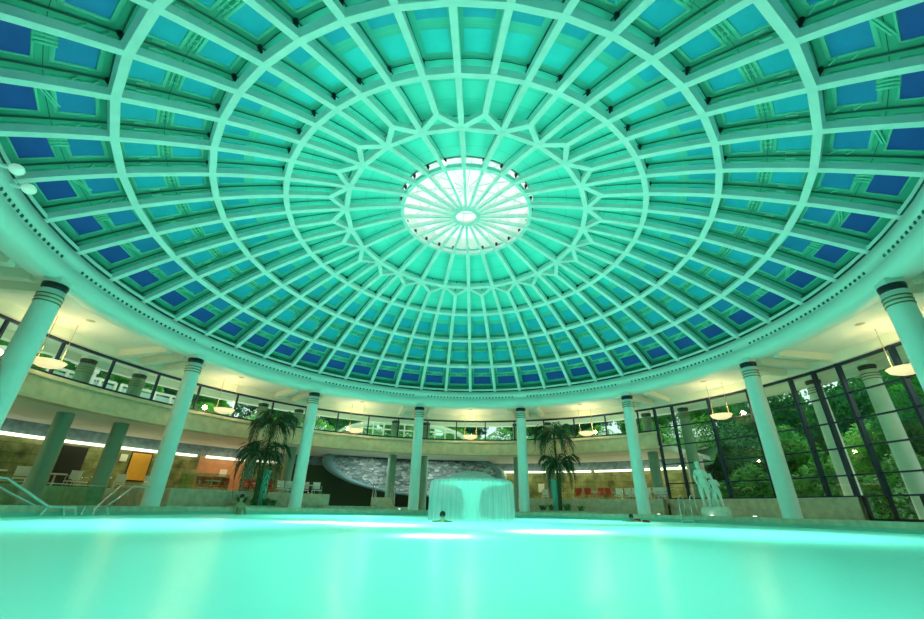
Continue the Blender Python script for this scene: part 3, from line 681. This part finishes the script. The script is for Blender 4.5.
leafm = mat('bed_leaf_green', (.03, .22, .05), .5, var=(5, .3))
for q, (i, r, h, lab) in enumerate([(-5.35, 1.07, .55, 'low leafy plant at the left end of the left palm bed'), (-5.1, 1.05, .42, 'low leafy plant left of the left palm trunk'), (-4.72, 1.05, .5, 'low leafy plant right of the left palm trunk'), (-4.45, 1.07, .42, 'low leafy plant by the pale column beside the left palm'),
                                    (4.55, 1.07, .42, 'low leafy plant at the left end of the right palm bed'), (4.85, 1.05, .5, 'low leafy plant left of the right palm trunk'), (5.4, 1.05, .55, 'low leafy plant right of the right palm trunk'), (5.8, 1.07, .45, 'low leafy plant at the right end of the right palm bed')]):
    bush(PM(r, i, .13), lab, 20+q, h)
for i, r, lab in ((-4.72, 1.10, 'tall teal cylinder behind the left palm trunk'), (4.95, 1.10, 'tall teal cylinder behind the right palm trunk')):
    o = MB().lathe([(0, 0), (.20, 0), (.17, .1), (.19, 1.75), (.24, 1.85), (.24, 1.9), (.19, 1.9), (.18, 1.8), (0, 1.8)], n=24).build('tall_vase', M_tealpot); o.location = PM(r, i, .01); tag(o, lab, 'vase')

# ------------------------------------------------------------------ tables and chairs
def chair_proto(mt, lab):
    t = thing('cafe_chair', lab, 'chair')
    MB().box((0, 0, .44), .46, .44, .05).build('seat', mt, t)
    b = MB(); b.grid([[Vector((x, .21+.06*(z-.5)/.4-.05*(1-(x/.22)**2)*-1*.4, z)) for x in (-.22, -.11, 0, .11, .22)] for z in (.52, .66, .80, .90)], 0, True)
    b.grid([[Vector((x, .235+.06*(z-.5)/.4-.05*(1-(x/.22)**2)*-1*.4, z)) for x in (-.22, -.11, 0, .11, .22)] for z in (.52, .66, .80, .90)], 0, True)
    b.box((0, .285, .905), .46, .05, .03); b.build('backrest', mt, t)
    for x in (-.2, .2):
        for y in (-.19, .19): MB().tube([(x*1.08, y*1.08, 0), (x, y, .43)], .016, 6).build('leg', M_chrome, t)
        MB().tube([(x*1.05, -.18, .45), (x*1.1, -.18, .66), (x*1.1, .2, .68)], .016, 6).build('armrest', M_chrome, t)
    return t
cw, cr_ = chair_proto(M_white, ''), chair_proto(M_red, '')
def table_proto():
    t = thing('cafe_table', '', 'table')
    MB().lathe([(0, .70), (.42, .70), (.43, .72), (.42, .745), (0, .745)], n=28).build('tabletop', M_white, t)
    MB().lathe([(0, 0), (.24, 0), (.24, .02), (.04, .05), (.035, .68), (.1, .70), (0, .70)], n=18).build('pedestal', M_chrome, t)
    return t
tb = table_proto(); used = set()
def put(pr_, r, i, rz, lab, grp):
    o = inst(pr_, id(pr_) not in used, PM(r, i, S*(ZT-.012+ZE)+.001), -ang(i)+rz, lab); used.add(id(pr_)); o['group'] = grp
zt = ['far left by the first rear column', 'left of the dark door', 'under the orange poster', 'beside the leaning column']
G1 = 'white terrace chairs by the slate wall'
k = 0
for i, r, rz in [(-8.95, 1.55, .3), (-8.35, 1.53, 2.6), (-8.05, 1.57, -1.0), (-7.55, 1.55, 3.0), (-7.3, 1.60, .5), (-6.75, 1.56, 2.8), (-6.3, 1.53, -.4)]:
    lb = ['leftmost white chair on the raised terrace, at the left edge', 'white chair left of the dark door, turned away', 'white chair just left of the first rear column', 'white chair between the two left rear columns', 'white chair right of the two left rear columns', 'white chair below the orange poster', 'white chair next to the leaning column'][k]; k += 1
    put(cw, r, i, rz, lb, G1)
for i, r, lb in [(-8.65, 1.56, 'white round table at the left edge of the terrace'), (-7.8, 1.56, 'white round table between the left rear columns'), (-6.98, 1.60, 'white round table below the orange poster')]: put(tb, r, i, 0, lb, 'round tables on the left terrace')
k = 0
ordn = ['first', 'second', 'third', 'fourth', 'fifth', 'sixth', 'seventh', 'eighth']
for i, r, rz in [(-5.75, 1.30, 0), (-5.55, 1.36, 3.1), (-5.35, 1.30, .3), (-5.12, 1.35, 2.9), (-4.62, 1.30, .2), (-4.4, 1.35, 3), (-4.1, 1.30, -.3)]:
    put(cr_, r, i, rz, '%s red chair from the left in the terracotta-lit bay behind the palm' % ordn[k], 'red chairs behind the left palm'); k += 1
for i, r, lb in [(-5.45, 1.33, 'white table among the red chairs left of the palm'), (-4.3, 1.33, 'white table among the red chairs behind the palm')]: put(tb, r, i, 0, lb, 'tables among the red chairs')
for k, (i, r, rz) in enumerate([(-3.85, 1.24, .2), (-3.6, 1.29, 3), (-3.35, 1.24, -.2), (-3.1, 1.30, 2.8), (-2.85, 1.24, 0)]):
    put(cw, r, i, rz, '%s white chair from the left on the dais right of the column beside the palm' % ordn[k], 'white chairs left of the stairs')
put(tb, 1.27, -3.5, 0, 'white round table on the dais left of the stairs', 'tables left of the stairs')
put(tb, 1.27, -2.95, 0, 'white round table nearest the stairs', 'tables left of the stairs')
for k, (i, r, rz) in enumerate([(5.42, 1.29, .1), (5.72, 1.31, 3), (6.02, 1.29, -.4), (6.34, 1.31, 2.7)]):
    put(cr_, r, i, rz, '%s red chair from the left, right of the right palm' % ordn[k], 'red chairs right of the right palm')
for k, (i, r, rz) in enumerate([(4.35, 1.35, .2), (6.62, 1.28, .1), (6.85, 1.33, 3), (7.05, 1.28, -.1), (7.25, 1.33, 2.9), (7.42, 1.28, .3), (7.62, 1.33, 3.1), (7.82, 1.28, 0)]):
    put(cw, r, i, rz, 'white chair left of the right palm behind the column' if k == 0 else '%s white chair from the left between the red chairs and the glazing corner' % ordn[k-1], 'white chairs on the right terrace')
for k, i in enumerate((5.87, 6.95, 7.53)): put(tb, 1.37, i, 0, ['white table among the red chairs right of the right palm', 'white table left of two on the right terrace', 'white table nearest the glazing corner on the right terrace'][k], 'tables on the right terrace')
# glass balustrades in front of the left terrace
for q, (a, b, lab) in enumerate([(-11.3, -9.7, 'green glass balustrade panel by the first steel handrail'), (-9.3, -8.2, 'green glass balustrade panel by the second steel handrail'), (-6.7, -5.5, 'green glass balustrade panel left of the left palm')]):
    t = thing('glass_balustrade', lab, 'balustrade', group='balustrades of the left terrace')
    z0 = ZT+.004 if q == 2 else -ZE+.002; MB().arc([(1.168, z0), (1.168, z0+.055), (1.170, z0+.055), (1.170, z0)], a, b, .4).build('pane', M_pane, t)
    MB().sweep([P(1.169, a+(b-a)*k/8, z0+.057) for k in range(9)], .05, .03).build('rail', M_chrome, t)

# ------------------------------------------------------------------ pool handrails and ladder
def rail_thing(name, lab, pts_list, cat='handrail'):
    t = thing(name, lab, cat, pts_list[0][0])
    base = Vector(pts_list[0][0])
    for pts in pts_list: MB().tube([Vector(p)-base for p in pts], .04, 8).build('rail', M_chrome, t)
    return t
def H_(i, r, zm): return PM(r, i, zm)
def rail_pair(i0, flip, lab):
    s = flip; L = []
    for dr in (0.0, .05):
        L.append([H_(i0, .995+dr, 0), H_(i0, .995+dr, .74), H_(i0+s*.45, .99+dr, .74), H_(i0+s*1.15, .955+dr*.6, .02), H_(i0+s*1.55, .935+dr*.6, .02), H_(i0+s*1.62, .93+dr*.6, -.35)])
        L.append([H_(i0+s*1.15, .955+dr*.6, .02), H_(i0+s*1.02, .955+dr*.6, -.28)])
    return rail_thing('pool_handrail', lab, L)
rail_pair(-11.7, 1, 'bent steel handrail into the pool at the left edge')
rail_pair(-8.15, -1, 'bent steel handrail at the foot of the leaning column')
# ladder
lp = P(.972, 9.4, -ZE); rz = -ang(9.4)
t = thing('pool_ladder', 'steel pool ladder with hooped rails left of the marble statue', 'ladder', lp, rz)
for x in (-.28, .28): MB().tube([(x, -.08, -.6), (x, -.08, .55), (x, -.03, .85), (x, .15, .95), (x, .33, .85), (x, .38, .5), (x, .38, .01)], .024, 8).build('rail', M_chrome, t)
for z in (-.15, -.4): MB().box((0, -.08, z), .56, .08, .03).build('step', M_chrome, t)
# pool edge lights
pl_ = None
for q, (i, lab) in enumerate([(-.5, 'small bright lamp at the pool edge left of the fountain'), (8.5, 'small bright pool edge lamp by the column left of the ladder'), (10.05, 'small bright pool edge lamp below the statue plinth'), (11.2, 'small bright pool edge lamp right of the statue')]):
    if pl_ is None:
        pl_ = thing('pool_edge_lamp', '', 'light', group='lamps at the pool edge'); MB().lathe([(0, .05), (.06, .05), (.08, .03), (.09, 0)], n=18).build('lens', M_poollamp, pl_)
        MB().lathe([(.09, 0), (.12, 0), (.11, .035), (.08, .03)], n=18).build('bezel', M_chrome, pl_)
    inst(pl_, q == 0, PM(.98, i, .052 if q == 0 else .052), -ang(i), lab)

# ------------------------------------------------------------------ statue
def figure(name, V, E, R, mt, par): return skin(name, V, E, R, mt, par)
sb = PM(1.02, 9.95, 0); srz = -ang(9.95)*.6
st = thing('marble_statue', 'pale marble statue of two nude standing figures on a plinth', 'statue', sb, srz)
MB().box((0.08, 0, .17), 1.15, .75, .34).box((0.08, 0, .39), 1.05, .66, .10).build('plinth', M_marble, st)
def nude(ox, oy, k, lean, par, name):
    J = dict(pel=(0, 0, .92), wai=(.01, 0, 1.08), che=(-.01, .01, 1.28), nec=(-.01, .0, 1.47), hd0=(-.03, -.01, 1.56), hd1=(-.05, -.03, 1.70),
             hl=(-.10, 0, .86), hr=(.10, 0, .86), kl=(-.12, -.03, .48), kr=(.12, -.08, .48), al=(-.10, .02, .08), ar=(.10, .06, .08), tl=(-.12, -.12, .03), tr=(.12, -.08, .03),
             sl=(-.18, 0, 1.40), sr=(.17, 0, 1.38), el=(-.26, .02, 1.13), er=(.27, -.06, 1.12), wl=(-.20, -.14, .95), wr=(.16, -.22, 1.24), fl=(-.17, -.20, .88), fr=(.08, -.25, 1.32))
    Rr = dict(pel=.135, wai=.105, che=.125, nec=.052, hd0=.07, hd1=.085, hl=.105, hr=.105, kl=.062, kr=.062, al=.04, ar=.04, tl=.035, tr=.035, sl=.058, sr=.058, el=.042, er=.042, wl=.03, wr=.03, fl=.03, fr=.03)
    names = list(J); idx = {n: q for q, n in enumerate(names)}
    E = [(idx[a], idx[b]) for a, b in [('pel', 'wai'), ('wai', 'che'), ('che', 'nec'), ('nec', 'hd0'), ('hd0', 'hd1'), ('pel', 'hl'), ('pel', 'hr'), ('hl', 'kl'), ('hr', 'kr'), ('kl', 'al'), ('kr', 'ar'), ('al', 'tl'), ('ar', 'tr'), ('che', 'sl'), ('che', 'sr'), ('sl', 'el'), ('sr', 'er'), ('el', 'wl'), ('er', 'wr'), ('wl', 'fl'), ('wr', 'fr')]]
    V = [(ox+k*(x+lean*z), oy+k*y, .44+k*z) for x, y, z in J.values()]
    return figure(name, V, E, [Rr[n]*k*1.38 for n in names], M_marble, par), V[idx['hd1']]
f1, h1 = nude(-.20, 0, 1.12, -.03, st, 'figure')
f2, h2 = nude(.34, -.05, .80, -.12, st, 'figure')
for h, kk in ((h1, 1.12), (h2, .8)):
    MB().lathe([(0, -.09*kk), (.07*kk, -.06*kk), (.10*kk, 0), (.085*kk, .07*kk), (0, .10*kk)], (h[0], h[1]+.04*kk, h[2]+.02), 16).lathe([(0, -.04*kk), (.045*kk, 0), (0, .04*kk)], (h[0], h[1]+.15*kk, h[2]), 12).build('hair', M_marble, st)
m = MB(); m.tube([(.08, .08, .44), (.10, .1, .9), (.05, .06, 1.2)], [.13, .10, .05], 10); m.build('drapery', M_marble, st)

# ------------------------------------------------------------------ bathers
def bather(loc, rz, lab, pose, suit=None, hair=M_hair):
    t = thing('person', lab, 'person', loc, rz)
    if pose == 'sit':
        J = [(0, 0, -.10), (0, 0, .12), (0, .0, .34), (0, -.01, .50), (0, -.03, .60), (0, -.05, .74), (-.18, 0, .42), (.18, 0, .42), (-.25, -.05, .16), (.25, -.05, .16), (-.22, -.22, .0), (.22, -.22, .0), (-.20, -.34, -.06), (.20, -.34, -.06)]
        E = [(0, 1), (1, 2), (2, 3), (3, 4), (4, 5), (2, 6), (2, 7), (6, 8), (7, 9), (8, 10), (9, 11), (10, 12), (11, 13)]
        R = [.15, .125, .14, .055, .075, .09, .065, .065, .047, .047, .034, .034, .03, .03]
    else:
        J = [(0, .5, -.12), (0, .25, -.08), (0, .02, -.04), (0, -.08, .02), (0, -.12, .08), (0, -.15, .19), (-.18, 0, -.05), (.18, 0, -.05), (-.32, -.2, -.02), (.32, -.2, -.02), (-.2, -.45, -.01), (.2, -.45, -.01), (-.14, -.55, -.01), (.14, -.55, -.01)]
        E = [(0, 1), (1, 2), (2, 3), (3, 4), (4, 5), (2, 6), (2, 7), (6, 8), (7, 9), (8, 10), (9, 11), (10, 12), (11, 13)]
        R = [.14, .13, .14, .06, .075, .09, .065, .065, .045, .045, .034, .034, .03, .03]
    skin('body', J, E, R, M_skin, t)
    h = Vector(J[5]); MB().lathe([(0, .115), (.06, .10), (.098, .05), (.105, -.01), (.085, -.05)], (h.x, h.y+.025, h.z+.01), 16).build('hair', hair, t)
    MB().lathe([(0, -.025), (.014, -.012), (.010, .02), (0, .03)], (h.x, h.y-.10, h.z-.01), 8).build('nose', M_skin, t)
    if suit: MB().lathe([(.135, -.02), (.15, .05), (.155, .12), (.14, .17)], (J[1][0], J[1][1], J[1][2]+.02), 20).build('swimwear', suit, t)
    return t
bather(P(.962, -5.8, -ZE)+Vector((0, 0, ZW+.02)), -ang(-5.8), 'bather standing waist-deep at the pool edge left of the left palm', 'sit')
bather(P(.12, -1.2, -ZE)+Vector((0, 0, ZW+.03)), -.1, 'swimmer with dark wet hair in front of the fountain curtain', 'swim')
bather(P(.84, 8.25, -ZE)+Vector((0, 0, ZW+.02)), -1.2, 'swimmer in red before the column between right palm and statue', 'swim', M_redcloth)
o = MB().lathe([(0, -.06), (.14, -.05), (.17, 0), (.14, .06), (0, .07)], P(.80, 8.9, -ZE)+Vector((0, 0, ZW+.03)), 20).build('red_float', M_redcloth); tag(o, 'small red float on the water beside the swimmer in red', 'float')
# bright underwater jets lights that make the white patches on the water
for x, y, e, z in ((-2.05, -1.9, 110, .9), (-.5, -6.0, 40, .6), (1.9, -4.0, 90, .8), (-4.3, -.7, 60, .9), (-2.9, -1.2, 50, .8), (2.6, -3.6, 45, .7)):
    ld = bpy.data.lights.new('underwater_spot', 'AREA'); ld.shape = 'DISK'; ld.size = .5; ld.energy = e; ld.color = (.9, 1, .9)
    lo = bpy.data.objects.new('underwater_spot', ld); C.objects.link(lo); lo.location = (x, y, ZW-z*.4); lo.rotation_euler = (PI, 0, 0)

# ------------------------------------------------------------------ outside
m = MB(); m.grid([[Vector((200*math.sin(2*PI*k/48)*s, 200*math.cos(2*PI*k/48)*s, -.06 - 2.2*(s < .13))) for k in range(48)] for s in (.0, .125, .135, .5, 1)], 0, False, True); m.build('ground', M_grass, kind='structure')
m = MB(); m.grid([[P(r, i, zz+.04*math.sin(i*1.7)+.03*math.sin(i*.63)) for i in range(-18, 9)] for r, zz in ((2.02, .26), (2.2, .385), (2.8, .47), (3.6, .70), (5.5, 1.0))], 0, True); m.grid([[P(r, i, zz+.03*math.sin(i*1.7)) for i in range(2, 21)] for r, zz in ((3.3, -.02), (3.7, .12), (4.6, .45), (6.5, .95))], 0, True); m.build('hill', M_hill, kind='structure')
def tree_proto(seed, mt, h=7.5, R=2.6, nl=9000, trunkh=2.2, ls=.16):
    rr_ = np.random.RandomState(seed); t = thing('leafy_tree', '', 'tree')
    cl = [(rr_.uniform(-1, 1)*R*.62, rr_.uniform(-1, 1)*R*.62, trunkh+rr_.uniform(.05, 1)*(h-trunkh-1.0), rr_.uniform(.7, 1.25)*R*.42) for _ in range(22)]
    mb = MB()
    for k in range(nl):
        x, y, z, q = cl[k % 22]; d = rr_.normal(size=3); d /= np.linalg.norm(d); p = Vector((x, y, z))+Vector(d)*q*rr_.uniform(.6, 1.05)
        u = Vector(rr_.normal(size=3)).normalized(); v = u.orthogonal().normalized(); s1 = ls*rr_.uniform(.6, 1.3)
        mb.face([p-u*s1, p+v*s1*.5, p+u*s1, p-v*s1*.5])
    mb_v = mb.v; me = bpy.data.meshes.new('crown'); me.from_pydata(mb.v, [], mb.f); me.materials.append(mt); o = bpy.data.objects.new('crown', me); C.objects.link(o); o.parent = t
    tr = MB().tube([(0, 0, -.3), (.05, 0, trunkh*.6), (-.05, .05, trunkh*1.3), (0, 0, h*.7)], [.2, .15, .11, .04], 10)
    for k in range(6):
        x, y, z, q = cl[k*3]; tr.tube([(0, 0, trunkh*.9), (x*.5, y*.5, (trunkh+z)*.5), (x, y, z)], [.07, .05, .02], 6)
    tr.build('trunk', M_bark, t); return t
protos = [tree_proto(1, M_fol[0]), tree_proto(2, M_fol[1], 6.5, 2.4), tree_proto(3, M_fol[2], 8.5, 2.9)]
used_t = set()
tl = []
# garden side
for i, r, k, s in [(8.7, 2.35, 2, 1.0), (9.4, 2.0, 0, .8), (9.9, 2.6, 2, 1.25), (10.4, 2.05, 1, .8), (10.9, 2.5, 0, 1.15), (11.4, 1.95, 2, .75), (11.9, 2.4, 1, 1.05), (12.4, 1.95, 0, .75), (12.9, 2.45, 2, 1.05), (13.5, 1.9, 1, .65), (14.1, 2.3, 0, .85), (14.8, 1.9, 2, .62), (15.5, 2.3, 1, .85), (15.6, 1.75, 0, .5), (9.0, 1.95, 2, .72), (8.15, 2.3, 2, .8), (8.25, 2.9, 2, 1.5), (9.1, 3.1, 0, 1.6), (10.0, 3.2, 2, 1.7), (10.8, 3.1, 0, 1.6), (11.7, 3.2, 2, 1.7), (12.6, 3.5, 1, 1.4), (13.6, 3.2, 2, 1.3), (14.6, 3.2, 0, 1.2)]: tl.append((i, r, k, s, 'R'))
# behind the terrace, left and back
for q in range(28):
    i = -13.5+q*.78+.2*math.sin(q*3.1); tl.append((i, 2.62+.16*math.sin(q*2.3), (q*7+q//3) % 3, 1.0+.10*math.sin(q*1.9), 'L' if i < -4 else 'B'))
cnt = {}
for i, r, k, s, sd2 in tl:
    pr_ = protos[k]; first = k not in used_t; used_t.add(k)
    kind_ = ('mid-green leafy', 'bright light-green', 'dark dense')[k]; where = dict(R='garden tree behind the tall glazing on the right', L='tree behind the upper windows on the left', B='tree behind the upper windows over the fountain')[sd2]
    key = (kind_, sd2); cnt[key] = cnt.get(key, 0)+1
    words_ = ['first', 'second', 'third', 'fourth', 'fifth', 'sixth', 'seventh', 'eighth', 'ninth', 'tenth', 'eleventh', 'twelfth']
    o = inst(pr_, first, PM(r, i, 0 if sd2 == 'R' else .44*S), rnd.uniform(0, 6), '%s %s, %s from the left' % (kind_, where, words_[cnt[key]-1])); o.scale = (s, s, s); o['group'] = {'R': 'garden trees on the right', 'L': 'trees behind the left windows', 'B': 'trees behind the rear windows'}[sd2]
# hedges
def hedge(i0, i1, r, z0, h, lab, seed, mt):
    rr_ = np.random.RandomState(seed); mb = MB()
    for k in range(int(1500*(i1-i0))):
        i = rr_.uniform(i0, i1); q = P(r+rr_.uniform(0, .05), i, 0); q.z = z0+rr_.uniform(0, h)*(1+.2*math.sin(i*5))
        u = Vector(rr_.normal(size=3)).normalized(); v = u.orthogonal().normalized(); s1 = .13*rr_.uniform(.6, 1.3); mb.face([q-u*s1, q+v*s1*.5, q+u*s1, q-v*s1*.5])
    me = bpy.data.meshes.new('hedge'); me.from_pydata(mb.v, [], mb.f); me.materials.append(mt); o = bpy.data.objects.new('hedge', me); C.objects.link(o); tag(o, lab, 'hedge', kind='stuff')
hedge(8.4, 16.2, 1.66, -.05, 2.6, 'green hedge outside the foot of the tall garden glazing', 5, M_fol[0])
hedge(-14, 8.0, 2.16, 5.0, 2.3, 'clipped green hedge along the roof terrace behind the upper windows', 6, M_fol[1])
hedge(7.4, 16.2, 2.25, -.05, 5.2, 'dense tall shrubbery filling the gaps between the garden trees', 8, M_fol[2])
# white arched glass roof beyond the terrace
t = thing('glass_arch_roof', 'white ribbed arched glass roof seen through the upper windows left of the fountain', 'glass roof')
def ah(i): return .30 + .10 + .105*max(0, 1-((i+.1)/1.95)**2)**.6
m = MB(); I0, I1 = -2.0, 1.8
m.sweep([P(1.60, I0+(I1-I0)*k/24, ah(I0+(I1-I0)*k/24)) for k in range(25)], .22, .20)
m.sweep([P(1.68, I0+(I1-I0)*k/24, ah(I0+(I1-I0)*k/24)) for k in range(25)], .15, .15)
for z in (.40, .45): m.sweep([P(1.60, i, z) for i in [I0*(1-k/12)+I1*k/12 for k in range(13)] if ah(i) > z-.001 or z < .41], .08, .10)
for k in range(0, 13):
    i = I0+(I1-I0)*k/12; m.bar(P(1.60, i, .30), P(1.60, i, ah(i)), .10, .10); m.bar(P(1.60, i, ah(i)), P(1.68, i, ah(i)), .10, .10)
m.build('frame', M_white, t); g = MB(); g.grid([[P(1.60, I0+(I1-I0)*k/24, .30) for k in range(25)], [P(1.60, I0+(I1-I0)*k/24, ah(I0+(I1-I0)*k/24)) for k in range(25)], [P(1.68, I0+(I1-I0)*k/24, ah(I0+(I1-I0)*k/24)) for k in range(25)]], 0, False); g.build('pane', M_pane, t)
# white terrace railing and pergola on the left
for q, (a, b, lab) in enumerate([(-11.4, -9.5, 'white terrace parapet seen behind the far-left pendant'), (-8.4, -7.3, 'white terrace parapet left of the leaning column'), (-7.2, -5.9, 'white terrace parapet beside the leaning column')]):
    t = thing('terrace_parapet', lab, 'parapet', group='white parapets on the roof terrace')
    MB().sweep([P(1.62, a+(b-a)*k/6, .465) for k in range(7)], .12, .12).build('rail', M_white, t)
    MB().arc([(1.62, .30), (1.62, .452), (1.625, .452), (1.625, .30)], a, b, .3).build('panel', mat('pale_blue_panel', (.55, .75, .75), .4), t)
    for k in range(5): MB().bar(P(1.615, a+(b-a)*k/4, .30), P(1.615, a+(b-a)*k/4, .465), .10, .10).build('post', M_white, t)
t = thing('white_pergola', 'white slanted pergola beams outside the far-left upper window', 'pergola')
for a, b in (((-9.6, 1.6, .45), (-8.45, 1.6, .515)), ((-8.45, 1.6, .515), (-7.7, 1.6, .485))): MB().bar(P(a[1], a[0], a[2]), P(b[1], b[0], b[2]), .16, .2).build('beam', M_white, t)
for i, zt in ((-9.5, .45), (-8.45, .51), (-7.75, .485)): MB().bar(P(1.6, i, .30), P(1.6, i, zt), .12, .12).build('post', M_white, t)
# pale house far behind the garden trees
t = thing('pale_house', 'pale plastered house with windows beyond the garden trees on the right', 'house', PM(3.6, 13.6, .5), -ang(13.6))
MB().box((0, 0, 4.6), 11, 6, 9.2).build('wall', mat('pinkish_render', (.75, .66, .58), .8), t)
MB().grid([[Vector((x, -3.6, 9.2)) for x in (-6, 6)], [Vector((x, 0, 11.6)) for x in (-6, 6)], [Vector((x, 3.6, 9.2)) for x in (-6, 6)]], 0, False) if False else None
m = MB(); m.face([(-6, -3.6, 9.1), (6, -3.6, 9.1), (6, 0, 11.4), (-6, 0, 11.4)]); m.face([(-6, 3.6, 9.1), (6, 3.6, 9.1), (6, 0, 11.4), (-6, 0, 11.4)]); m.build('roof', mat('roof_tile', (.35, .2, .15), .8), t)
for x in (-4, -1.3, 1.4, 4):
    for z in (4.5, 7.3): MB().box((x, -3.02, z), 1.1, .1, 1.5).build('window', M_dark, t)
